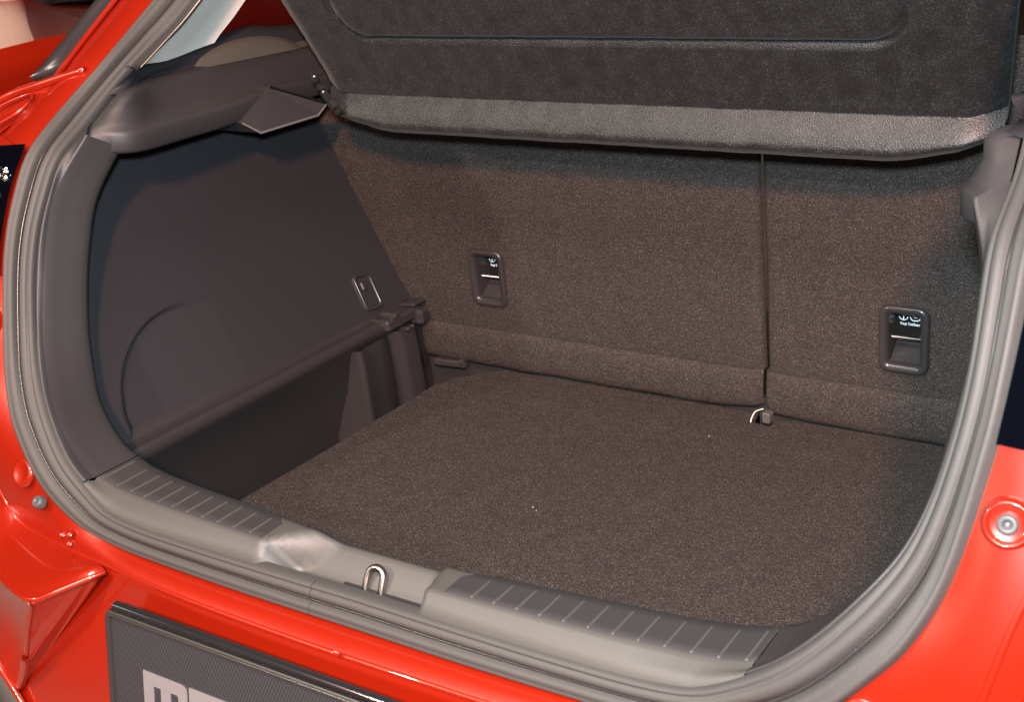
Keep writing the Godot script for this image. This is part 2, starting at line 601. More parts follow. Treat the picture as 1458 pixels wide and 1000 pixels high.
		for i in 25:
			rows.append([gg0[i] + Vector3(0, -.004, -.006), gg0[i] + Vector3(0, .003, .004), gg0[i].lerp(gg1[i], .25) + Vector3(0, .006, .008), gg0[i].lerp(gg1[i], .7) + Vector3(0, .005, .007), gg1[i] + Vector3(0, .002, .003), gg1[i] + Vector3(0, -.01, -.012)])
		grid(st, side(rows, s))
		obj("pillar_garnish", st, M.smooth_plastic, car)
		# tail lamp
		st = tool()
		var l0 := curve([Vector3(-.570, .463, -.128), Vector3(-.571, .43, -.104), Vector3(-.571, .40, -.086), Vector3(-.569, .36, -.066), Vector3(-.566, .323, -.051)], 14)
		var l1 := curve([Vector3(-.80, .44, -.13), Vector3(-.82, .41, -.10), Vector3(-.82, .38, -.08), Vector3(-.82, .35, -.06), Vector3(-.80, .325, -.05)], 14)
		rows = []
		for i in 15:
			var row := []
			for q in 9:
				var f := q / 8.0
				row.append(l0[i].lerp(l1[i], f) + Vector3(0, .2, 1) * (.001 + .012 * sin(PI * f)))
			rows.append(row)
		grid(st, side(rows, s))
		var lamp := obj("tail_lamp", st, M.lens, car)
		var rng := RandomNumberGenerator.new()
		rng.seed = 40
		for k in 15:
			st = tool()
			var q := Vector3(-.578 - .04 * rng.randf(), .345 + .10 * rng.randf(), 0)
			q.z = -.051 - (q.y - .32) * .55 + .013
			lathe(st, Transform3D(Basis.from_euler(Vector3(rng.randf_range(-.5, .5), rng.randf_range(-.5, .5), 0)), sv(q, s)), [Vector2(0, .003), Vector2(.003, .002), Vector2(.0045, -.002)], 6)
			obj("reflector_facet", st, M.metal, lamp)
		# outer corner of the body beside the crease
		st = tool()
		rows = []
		for i in range(0, n * 6 / 10 + 1, 2):
			var v: Vector3 = k1[i]
			rows.append([v, v + Vector3(-.02, -.002, -.004), v + Vector3(-.10, -.01, -.05), v + Vector3(-.20, -.03, -.16), v + Vector3(-.25, -.06, -.40)])
		grid(st, side(rows, s))
		obj("body_corner", st, M.red, car)

	make_bumper()

	# roof, far side windows and wheels that belong to the car
	st = tool()
	rows = []
	for i in 13:
		var z := -.49 - .17 * i
		var row := []
		for k in 15:
			var x := -.52 + .0743 * k
			row.append(Vector3(x, .80 + .05 * (1 - pow(x / .52, 2)) + .03 * sin(PI * i / 12.0), z))
		rows.append(row)
	grid(st, rows)
	var roof := obj("roof", st, M.red, car)
	st = tool()
	var low := []
	for r in rows:
		var q := []
		for v in r:
			q.append(v + Vector3(0, -.03, 0))
		low.append(q)
	grid(st, low)
	obj("headliner", st, M.cream, roof)
	for s in [-1, 1]:
		st = tool()
		poly(st, side([[Vector3(-.615, .505, -.44), Vector3(-.635, .50, -1.9), Vector3(-.53, .77, -1.9), Vector3(-.53, .77, -.62)]], s)[0])
		obj("side_window", st, M.glass, car)
		st = tool()
		for z in [-.84, -1.9]:
			box(st, Transform3D(Basis(Vector3.FORWARD, (.42 if s < 0 else -.42)), sv(Vector3(-.575, .64, z), s)), Vector3(.05, .34, .10), .01)
		box(st, Transform3D(Basis(), sv(Vector3(-.64, .12, -1.3), s)), Vector3(.05, .72, 1.12), .01)
		obj("cabin_side", st, M.dull_black, car)
		st = tool()
		rows = [[Vector3(-.86, .38, -.42), Vector3(-.87, .1, -.42), Vector3(-.86, -.42, -.42)], [Vector3(-.87, .36, -1.2), Vector3(-.88, .1, -1.2), Vector3(-.86, -.45, -1.2)], [Vector3(-.87, .32, -2.6), Vector3(-.88, .1, -2.6), Vector3(-.86, -.45, -2.6)]]
		grid(st, side(rows, s))
		obj("body_side", st, M.red, car)
		var xf := Transform3D(Basis(Vector3.UP, -PI / 2 * (1 if s < 0 else -1)), Vector3(.80 * s, GROUND + .325, -.85))
		st = tool()
		lathe(st, xf, [Vector2(.215, -.09), Vector2(.30, -.10), Vector2(.325, -.07), Vector2(.325, .07), Vector2(.30, .10), Vector2(.215, .09)], 40)
		var wh := obj("wheel", st, M.tyre, car)
		st = tool()
		lathe(st, xf, [Vector2(.0, .06), Vector2(.06, .065), Vector2(.20, .085), Vector2(.216, .09), Vector2(.216, -.09)], 32)
		obj("rim", st, M.rim, wh)

func make_bumper() -> void:
	var zr := func(y): return .058 + .15 * (.031 - y)
	for s in [-1, 1]:
		pass
	# recessed centre face that carries the plate
	var st := tool()
	var rows := []
	for i in 41:
		var x := -.353 + .706 * i / 40.0
		var top := interp_x(K1, x)
		var row := [top + Vector3(0, -.001, -.001)]
		row.append(Vector3(x, top.y - .006, top.z + .003))
		for k in 6:
			var y := .020 - .055 * k
			var xx: float = x * lerpf(1.0, (.350 + (.028 - y) * .868) / .353, pow(absf(x) / .353, 4))
			row.append(Vector3(xx, y, zr.call(y) - (.058 - top.z + .000) * maxf(0, 1 - k * .5)))
		rows.append(row)
	grid(st, rows)
	obj("bumper_centre", st, M.red, car)
	for s in [-1, 1]:
		var V0 := Vector3(-.345, .033, .048)
		var N := Vector3(-.397, .0145, .110)
		var L0 := Vector3(-.470, .017, .095)
		var L1 := Vector3(-.62, .030, .040)
		var L2 := Vector3(-.80, .05, -.12)
		var J := Vector3(-.449, -.081, .100)
		var VB := Vector3(-.500, -.150, .086)
		# top of the wing
		st = tool()
		var back := curve([Vector3(-.80, .09, -.16), Vector3(-.64, .05, -.03), Vector3(-.56, .060, .012), Vector3(-.525, .037, .019), Vector3(-.434, .032, .030), V0 + Vector3(-.01, .001, -.006), V0], 30)
		var ridge := curve([L2, L1, L0, N + Vector3(-.012, .0005, -.001), N, N + Vector3(.008, .003, -.009), V0], 30)
		rows = []
		for i in 31:
			var row := []
			for k in 7:
				var f := k / 6.0
				row.append(back[i].lerp(ridge[i], f) + Vector3(0, .004, 0) * sin(PI * f))
			rows.append(row)
		grid(st, side(rows, s))
		var w := obj("bumper_wing", st, M.red, car)
		st = tool()
		var tp := []
		for v in ridge:
			tp.append(sv(v + Vector3(0, -.0025, -.0015), s))
		tube(st, tp, .0036, 10)
		obj("ridge", st, M.red, w)
		# inner face of the wing, bevel down to the valley
		st = tool()
		var Na := N + Vector3(.001, -.0035, 0)
		var Va := V0 + Vector3(-.010, -.002, .006)
		var Vb := V0 + Vector3(.000, -.005, .004)
		var VBa := VB + Vector3(.004, .004, .0)
		var fa := []
		var fb := []
		for q in 13:
			var f := q / 12.0
			var ra := []
			var rb := []
			for g_ in 7:
				var g := g_ / 6.0
				ra.append(Na.lerp(J, f).lerp(Va.lerp(J + Vector3(.005, -.002, -.001), f), g) + Vector3(.2, 0, .5) * (-.006 * sin(PI * g) * (1.0 - f)))
				rb.append(Va.lerp(J + Vector3(.005, -.002, -.001), f).lerp(Vb.lerp(VBa, f), g) + Vector3(0, 0, -.004 * sin(PI * g)))
			fa.append(ra)
			fb.append(rb)
		grid(st, side(fa, s))
		grid(st, side(fb, s))
		tube(st, side([curve([Na, Na.lerp(J, .5) + Vector3(-.001, 0, .001), J], 12)], s)[0], .0028, 8)
		tube(st, side([curve([Va, Va.lerp(J, .5), J + Vector3(.005, -.002, -.001)], 12)], s)[0], .0016, 8)
		tube(st, side([curve([J, Vector3(-.473, -.1145, .0935), VB + Vector3(0, .002, .001)], 10)], s)[0], .0055, 10)
		obj("wing_inner_face", st, M.red, w)
		st = tool()
		rows = [curve([L2 + Vector3(0, -.003, 0), L1 + Vector3(0, -.003, 0), L0 + Vector3(0, -.003, 0), N + Vector3(0, -.003, 0)], 24)]
		var low := curve([Vector3(-.82, -.04, -.12), Vector3(-.64, -.055, .02), Vector3(-.529, -.119, .0895), Vector3(-.502, -.150, .0905), Vector3(-.472, -.112, .097), J], 24)
		for k in range(1, 9):
			var f := k / 8.0
			var row := []
			for i in 25:
				row.append(rows[0][i].lerp(low[i], f) + Vector3(-.3, 0, 1) * (-.012 * sin(PI * f)))
			rows.append(row)
		grid(st, side(rows, s))
		poly(st, side([[Vector3(-.56, -.095, .066), Vector3(-.45, -.070, .074), Vector3(-.465, -.165, .078), Vector3(-.525, -.185, .074)]], s)[0])
		obj("wing_outer_face", st, M.red, w)
		st = tool()
		var edge := curve([Vector3(-.82, -.04, -.12), Vector3(-.64, -.055, .02), Vector3(-.529, -.120, .089), Vector3(-.495, -.160, .093), Vector3(-.44, -.22, .10), Vector3(-.36, -.26, .102), Vector3(0, -.275, .104)], 30)
		var e2 := []
		for v in edge:
			e2.append(sv(v, s))
		tube(st, e2, .004, 8)
		obj("lower_edge", st, M.red, w)
		# grey lower cladding
		st = tool()
		rows = []
		for i in 31:
			var v: Vector3 = edge[i]
			rows.append([v + Vector3(0, 0, -.004), v + Vector3(-.004, -.01, .004), v + Vector3(-.01, -.06, .006), v + Vector3(0, -.16, -.06), v + Vector3(.02, -.20, -.2)])
		grid(st, side(rows, s))
		obj("lower_cladding", st, M.plastic, car)
	make_plate()

func make_plate() -> void:
	var tilt := atan(.16)
	var top := Vector3(0, .008, .081)
	var xf := Transform3D(Basis(Vector3.RIGHT, -tilt), top)
	var st := tool()
	var mid := xf * Transform3D(Basis(), Vector3(0, -.062, -.004))
	rings(st, mid, [[.612, .124, .006, -.012], [.612, .124, .006, .003]], true)
	var pl := obj("show_plate", st, M.carbon, car)
	st = tool()
	rings(st, mid, [[.616, .128, .007, -.012], [.618, .130, .008, .004], [.616, .128, .007, .0075], [.611, .123, .006, .0078], [.608, .120, .005, .0055], [.607, .119, .005, .0028]])
	obj("plate_frame", st, M.smooth_plastic, pl)
	st = tool()
	box(st, mid * Transform3D(Basis(), Vector3(0, .0655, .004)), Vector3(.612, .0035, .008), .0012)
	obj("trim_strip", st, M.bar, pl)
	st = tool()
	tube(st, [mid * Vector3(-.302, .0705, -.002), mid * Vector3(.302, .0705, -.002)], .0055, 12, .7)
	obj("top_rail", st, M.gloss_black, pl)
	# lettering
	var m_ := [[0, 0], [0, 1], [.86, 1], [.94, .975], [.985, .92], [1, .84], [1, 0], [.80, 0], [.80, .70], [.78, .74], [.62, .74], [.62, 0], [.40, 0], [.40, .74], [.23, .74], [.23, 0]]
	var a_ := [[0, .62], [0, 1], [.80, 1], [.92, .97], [.98, .91], [1, .82], [1, 0], [.16, 0], [.06, .03], [.01, .10], [0, .2], [0, .42], [.04, .48], [.10, .5], [.76, .5], [.76, .40], [.24, .40], [.24, .2], [.78, .2], [.78, .74], [.2, .74], [.2, .62]]
	var z_ := [[0, 1], [1, 1], [1, .76], [.38, .25], [1, .25], [1, 0], [0, 0], [0, .25], [.60, .75], [0, .75]]
	var d_ := [[1, 1.3], [.78, 1.3], [.78, 1.0], [.16, 1], [.06, .97], [.01, .9], [0, .8], [0, .2], [.02, .1], [.06, .04], [.16, 0], [1, 0]]
	var x := -.255
	for l in [["letter_m", m_], ["letter_a", a_], ["letter_z", z_], ["letter_d", d_], ["letter_a", a_]]:
		var p := PackedVector2Array()
		for q in l[1]:
			p.append(Vector2(x + q[0] * .066, -.108 + q[1] * .056))
		st = tool()
		prism(st, xf * Transform3D(Basis(), Vector3(0, 0, -.0006)), p, .0014)
		obj(l[0], st, M.letter, pl)
		x += .0695

# ---------------------------------------------------------------- trim
func make_trim() -> void:
	for s in [-1, 1]:
		var n := 60
		var c2 := curve(C2.slice(4, 15), n)
		var c3 := curve(C3s, n)
		var c4 := curve(C4s, n)
		for q in [c2]:
			q[n] = interp_x(C2, -.401)
		var rows := []
		for i in n + 1:
			var f := float(i) / n
			var back := Vector3(-.10 * (1 - f * .6), -.02 - .08 * f, -.02)
			rows.append([c2[i] + Vector3(-.01, 0, -.012), c2[i], c2[i].lerp(c3[i], .5) + Vector3(.001, .001, .002), c3[i].lerp(c2[i], .12), c3[i], c3[i].lerp(c4[i], .06) + Vector3(.0005, .0005, 0), c3[i].lerp(c4[i], .25), c3[i].lerp(c4[i], .5), c3[i].lerp(c4[i], .8), c3[i].lerp(c4[i], .93) + Vector3(-.0008, -.0003, 0), c4[i] + Vector3(-.003, -.001, -.002), c4[i] + back * .08, c4[i] + back * .3, c4[i] + back])
		var st := tool()
		grid(st, side(rows, s))
		var pt := obj("pillar_trim", st, M.pillar, car)
		make_side(s, pt)
	make_sill()

func wall_x(y: float) -> float:
	return -.456 - .432 * (y - .062)

func make_side(s: int, _pt: Node3D) -> void:
	# main wall of the boot with the shallow wheel arch step
	var st := tool()
	var rows := []
	for i in 121:
		var y := .098 + (.47 - .098) * i / 120.0
		var row := []
		for j in 161:
			var z0 := -.085 - .30 * (y - .098)
			var z := z0 - (.735 + z0) * j / 160.0
			var x := wall_x(y)
			x -= .004 * sin(PI * clampf((y - .1) / .35, 0, 1)) # gently hollow
			var e := sqrt(pow((z + .262) / .140, 2) + pow((y - .10) / .120, 2))
			var step := 1.0 - smoothstep(.945, .985, e)
			x -= .010 * step * clampf((z + .33) / .14, 0, 1)
			row.append(Vector3(x, y, z))
		rows.append(row)
	grid(st, side(rows, s))
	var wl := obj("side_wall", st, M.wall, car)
	# ledge and lower wall
	st = tool()
	rows = []
	for j in 41:
		var z := -.02 - .65 * j / 40.0
		var w := 0.0
		rows.append([Vector3(-.500, .110, z), Vector3(-.474, .1015, z), Vector3(-.4715, .0975, z), Vector3(-.468, .0950, z), Vector3(-.455, .0945, z), Vector3(-.450, .0958, z), Vector3(-.4475, .0962, z), Vector3(-.4445, .0945, z), Vector3(-.4425, .091, z), Vector3(-.4415, .086, z), Vector3(-.4425, .078, z), Vector3(-.452, .068, z), Vector3(-.470, -.01 + w, z), Vector3(-.490, -.12, z)])
	grid(st, side(rows, s))
	obj("ledge", st, M.smooth_plastic, wl)
	# floor well under the board
	# corner bracket next to the seat
	st = tool()
	var bx := func(c: Vector3, sz: Vector3, ry := 0.0, rz := 0.0, bev := .003): box(st, Transform3D(Basis.from_euler(Vector3(0, ry * -s, rz * -s)), sv(c, s)), sz, bev)
	bx.call(Vector3(-.452, .088, -.632), Vector3(.040, .020, .090), .0, .05, .005)
	bx.call(Vector3(-.446, .1005, -.612), Vector3(.030, .010, .016), .1, .0, .003)
	bx.call(Vector3(-.4405, .082, -.668), Vector3(.036, .026, .024), .1, .0, .005)
	bx.call(Vector3(-.442, .071, -.640), Vector3(.026, .008, .022), .1, .0, .003)
	bx.call(Vector3(-.447, .1015, -.672), Vector3(.03, .006, .034), .0, .1, .002)
	obj("corner_bracket", st, M.smooth_plastic, wl)
	st = tool()
	rows = []
	for q in 13:
		var f := q / 12.0
		var y := lerpf(.072, -.12, f)
		var o := .010 * pow(1.0 - f, 3)
		var line := [[-.500, .480], [-.520, .466], [-.5255, .440], [-.5275, .4355], [-.5305, .4330], [-.535, .4325], [-.545, .4365], [-.575, .4375], [-.600, .4385], [-.606, .4440], [-.626, .4455], [-.630, .4400], [-.6325, .4345], [-.637, .4310], [-.643, .4300], [-.655, .4285], [-.664, .4275], [-.669, .4290], [-.673, .4340], [-.70, .440]]
		var row := []
		for c2 in line:
			row.append(Vector3(-c2[1] - o * .6, y, c2[0] + (.014 * (1.0 - f) if c2[0] < -.62 else .004 * (1.0 - f))))
		rows.append(row)
	grid(st, side(rows, s))
	obj("corner_pilaster", st, M.smooth_plastic, wl)
	st = tool()
	bx.call(Vector3(-.437, .0785, -.545), Vector3(.030, .013, .036), .0, .0, .0035)
	obj("hook", st, M.smooth_plastic, wl)
	# catch pocket in the wall
	var c := Vector3(wall_x(.133), .133, -.612)
	var nrm := Vector3(1, .432, 0).normalized()
	var up := Vector3(-.432, 1, 0).normalized()
	var xf := Transform3D(Basis(Vector3(0, 0, -1) if true else Vector3.ZERO, up, nrm).orthonormalized(), c)
	xf.basis.x = Vector3(0, -.10, -1).normalized()
	if s > 0:
		xf = Transform3D(Basis(mir(xf.basis.x), mir(xf.basis.y), mir(xf.basis.z)), mir(xf.origin))
	st = tool()
	rings(st, xf, [[.042, .060, .010, -.002], [.041, .059, .010, .003], [.038, .056, .009, .0045], [.033, .051, .007, .0040], [.031, .049, .006, .0010]], true)
	var pk := obj("catch_pocket", st, M.smooth_plastic, wl.get_parent())
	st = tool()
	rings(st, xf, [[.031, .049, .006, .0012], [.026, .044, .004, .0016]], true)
	obj("pocket_shade", st, M.dull_black, pk)  # black sheet on a shallow frame; recess shade put into its colour
	st = tool()
	box(st, xf * Transform3D(Basis(), Vector3(-.006, .010, .003)), Vector3(.010, .014, .006), .002)
	obj("catch", st, M.wall, pk)

	# belt trim: shelf support rail, shoulder and window sill
	st = tool()
	var k := 40
	var ledge := curve([Vector3(-.531, .470, -.178), Vector3(-.516, .4680, -.192), Vector3(-.500, .4655, -.205), Vector3(-.490, .4635, -.224), Vector3(-.491, .4620, -.25), Vector3(-.496, .4615, -.31), Vector3(-.504, .461, -.40), Vector3(-.514, .4655, -.49), Vector3(-.53, .462, -.62), Vector3(-.54, .46, -.80)], k)
	var crease := curve([Vector3(-.532, .500, -.228), Vector3(-.504, .503, -.240), Vector3(-.522, .5055, -.275), Vector3(-.553, .505, -.33), Vector3(-.56, .504, -.435), Vector3(-.56, .502, -.52), Vector3(-.56, .50, -.605), Vector3(-.56, .498, -.80)], k)
	rows = []
	for i in k + 1:
		var a: Vector3 = ledge[i]
		var b: Vector3 = crease[i]
		var gr := clampf((i - 3) / 8.0, 0, 1)
		if i == 0:
			var r0 := []
			for q in 14:
				r0.append(at_y(C2, lerpf(.437, .516, q / 13.0)) + Vector3(.002, 0, -.004))
			rows.append(r0)
			continue
		rows.append([Vector3(wall_x(a.y - .03) - .01, a.y - .034, a.z), a + Vector3(-.012, -.0285, 0) , a + Vector3(-.003, -.0275, 0), a + Vector3(.0, -.024, 0), a + Vector3(.001, -.006, 0), a + Vector3(0, -.0015, 0), a + Vector3(-.003, .0008, 0), a.lerp(b, .15).lerp(a + Vector3(-.009, .0006, 0), gr), a.lerp(b, .28).lerp(a + Vector3(-.016, -.0015, 0), gr), a.lerp(b, .42) + Vector3(-.004, -.003, 0) * gr, a.lerp(b, .6) + Vector3(0, .0, 0), a.lerp(b, .85) + Vector3(.002, .003, 0), b + Vector3(-.002, .002, 0), b + Vector3(-.012, .003, 0)])
	grid(st, side(rows, s))
	var bt := obj("belt_trim", st, M.pillar, car)
	st = tool()
	var top := curve([Vector3(-.515, .530, -.262), Vector3(-.552, .527, -.305), Vector3(-.565, .522, -.36), Vector3(-.578, .529, -.455), Vector3(-.583, .540, -.54), Vector3(-.588, .53, -.62), Vector3(-.60, .52, -.80)], k)
	rows = []
	for i in k + 1:
		var b: Vector3 = crease[i]
		var d: Vector3 = top[i]
		rows.append([b + Vector3(-.010, .0025, 0), b + Vector3(-.014, .0035, 0), b.lerp(d, .5) + Vector3(-.006, -.002, 0), b.lerp(d, .85), d, d + Vector3(-.01, .004, 0), d + Vector3(-.03, -.002, 0)])
	grid(st, side(rows, s))
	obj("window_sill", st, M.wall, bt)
	st = tool()
	rows = []
	for i in 21:
		var f := i / 20.0
		var z := -.415 - .23 * f
		var y := .5085 + .022 * pow(sin(PI * minf(f * 1.15, 1.0)), .6)
		rows.append([Vector3(-.560, .5055 - .004 * f, z), Vector3(-.566, y - .008, z), Vector3(-.574, y, z), Vector3(-.60, y + .002, z)])
	grid(st, side(rows, s))
	obj("sill_patch", st, M.beige, bt)  # raised beige patch along the window sill
	# wedge that carries the shelf
	st = tool()
	var A := Vector3(-.512, .4690, -.488)
	var B := Vector3(-.488, .4305, -.576)
	var D1 := Vector3(-.499, .4345, -.413)
	var D2 := Vector3(-.489, .4165, -.436)
	var D3 := Vector3(-.488, .4175, -.553)
	var back := Vector3(-.10, 0, 0)
	var fs := [[A, B, D3, D2, D1], [A, B, B + back, A + back], [B, D3, D3 + back, B + back], [D3, D2, D2 + back, D3 + back], [D2, D1, D1 + back, D2 + back], [A, D1, D1 + back, A + back]]
	for f in fs:
		poly(st, side([f], s)[0])
	for e in [[A, B], [B, D3], [D3, D2], [D2, D1]]:
		tube(st, side([e], s)[0], .0020, 8)
	obj("shelf_rest", st, M.pillar, bt)
	# cream pillar cover
	st = tool()
	var e0 := curve([Vector3(-.465, .762, -.570), Vector3(-.500, .600, -.375), Vector3(-.516, .555, -.318), Vector3(-.522, .529, -.278)], 24)
	var e1 := curve([Vector3(-.47, .78, -.67), Vector3(-.545, .585, -.500), Vector3(-.562, .548, -.465), Vector3(-.568, .5335, -.452)], 24)
	var lowc := [Vector3(-.522, .529, -.278), Vector3(-.536, .529, -.293), Vector3(-.550, .5275, -.318), Vector3(-.562, .5245, -.360), Vector3(-.570, .531, -.43), Vector3(-.568, .5335, -.452)]
	rows = []
	for i in 25:
		var f := i / 24.0
		var row := []
		var lc := curve(lowc, 12)
		for q in 13:
			var g := q / 12.0
			var str8: Vector3 = e0[i].lerp(e1[i], g)
			var bulge: Vector3 = (lc[q] - e0[24].lerp(e1[24], g))
			row.append(str8 + bulge * (.55 + .45 * f) + Vector3(.4, .1, .6) * .020 * sin(PI * minf(g * 1.6, 1.0)) * (1 - .6 * pow(f, 8)))
		rows.append(row)
	grid(st, side(rows, s))
	obj("pillar_cover", st, M.cream, car)

func make_sill() -> void:
	# profile along x; the latch recess is pressed into the middle
	var st := tool()
	var rows := []
	var nx := 160
	for i in nx + 1:
		var x := -.3995 + .799 * i / nx
		var c2 := interp_x(C2, x)
		var c3 := interp_x(C3b, x)
		var c4 := interp_x(C4b, x)
		# how far each line of the profile is sunk at this x, front to back
		var sunk := func(r: float) -> float: return clampf((x - lerpf(-.130, -.092, r)) / .030, 0, 1) * (1.0 - smoothstep(lerpf(.066, .060, r), lerpf(.080, .074, r), x))
		var wf: float = sunk.call(0.0)
		var wi: float = sunk.call(1.0)
		var p := []
		p.append(Vector3(x, c2.y - .012, c2.z - .002).lerp(Vector3(x, .055, .010), wf))
		p.append(c2.lerp(Vector3(x, .064, .006), wf))
		p.append(c2.lerp(c3, .5).lerp(Vector3(x, .065, .000), wf))
		p.append((c3 + Vector3(0, -.002, .002)).lerp(Vector3(x, .0655, -.004), wf))
		p.append((c3 + Vector3(0, 0, -.0015)).lerp(Vector3(x, .0660, -.008), wf))
		p.append(c3.lerp(c4, .15).lerp(Vector3(x, .0675, -.012), sunk.call(.15)))
		p.append(c3.lerp(c4, .4).lerp(Vector3(x, .074, -.017), sunk.call(.4)))
		p.append(c3.lerp(c4, .65).lerp(Vector3(x, .082, -.024), sunk.call(.65)))
		p.append(c3.lerp(c4, .85).lerp(Vector3(x, .0885, -.0305), sunk.call(.85)))
		p.append((c4 + Vector3(0, -.0010, .002)).lerp(Vector3(x, .0915, -.035), wi))
		p.append((c4 + Vector3(0, -.004, -.0015)).lerp(Vector3(x, .0910, -.040), wi))
		p.append((c4 + Vector3(0, -.012, -.003)).lerp(Vector3(x, .086, -.043), wi))
		p.append(Vector3(x, .03, c4.z - .006))
		p.append(Vector3(x, -.10, c4.z - .010))
		rows.append(p)
	grid(st, rows)
	var sill := obj("sill_trim", st, M.plastic, car)
	# dark grained tread plates let into the sill
	for s in [-1, 1]:
		st = tool()
		rows = []
		for i in 61:
			var x: float = s * lerpf(.0985 if s > 0 else .1345, .3988, i / 60.0)
			var sk := .012 * (1.0 - clampf(i / 3.0, 0, 1))
			var f := interp_x(C3b, x) + Vector3(0, .0008, -.0034)
			var e := interp_x(C4b, x) + Vector3(0, .0008, .0030)
			var fx := f + Vector3(-s * sk * .0, 0, 0)
			rows.append([f + Vector3(0, -.002, .0012), fx, f.lerp(e, .25), f.lerp(e, .5), f.lerp(e, .75), e + Vector3(s * sk, 0, 0), e + Vector3(s * sk, -.004, -.0035)])
		grid(st, rows)
		obj("tread_plate", st, M.tread, sill)
	# tread ribs
	for s in [-1, 1]:
		for k in 12:
			var x: float = s * (.128 + (.3925 - .128) * k / 11.0)
			var f := interp_x(C3b, x)
			var e := interp_x(C4b, x)
			var z0 := f.z - .0065
			var z1 := e.z + .0125
			st = tool()
			var h := .0011
			var y := f.y + .0009
			var a := [Vector3(x - .0018, y - .001, z0 + .003), Vector3(x - .0008, y + h, z0), Vector3(x + .0008, y + h, z0), Vector3(x + .0018, y - .001, z0 + .003)]
			var b := [Vector3(x - .0012, y - .001, z1 - .003), Vector3(x - .0005, y + h * .6, z1), Vector3(x + .0005, y + h * .6, z1), Vector3(x + .0012, y - .001, z1 - .003)]
			flat(st)
			for q in 3:
				quad(st, a[q], a[q + 1], b[q + 1], b[q])
			quad(st, a[0], a[1], a[2], a[3])
			quad(st, b[0], b[1], b[2], b[3])
			obj("rib", st, M.plastic, sill)
	# latch striker
	st = tool()
	var path := curve([Vector3(-.0135, .055, -.004), Vector3(-.0135, .070, -.010), Vector3(-.0130, .081, -.0155), Vector3(-.0105, .0865, -.0185), Vector3(-.0035, .0890, -.020), Vector3(.0035, .0865, -.0185), Vector3(.0060, .081, -.0155), Vector3(.0065, .070, -.010), Vector3(.0065, .055, -.004)], 40)
	tube(st, path, .0038, 14)
	var lk := obj("latch_striker", st, M.bar, car)
	st = tool()
	box(st, Transform3D(Basis(Vector3.RIGHT, .25), Vector3(.012, .0665, -.0065)), Vector3(.106, .003, .010), .001)
	obj("base_plate", st, M.smooth_plastic, lk)

# ---------------------------------------------------------------- seats
func seat_z(y: float) -> float:
	return -.700 + .079 * (y - .063)

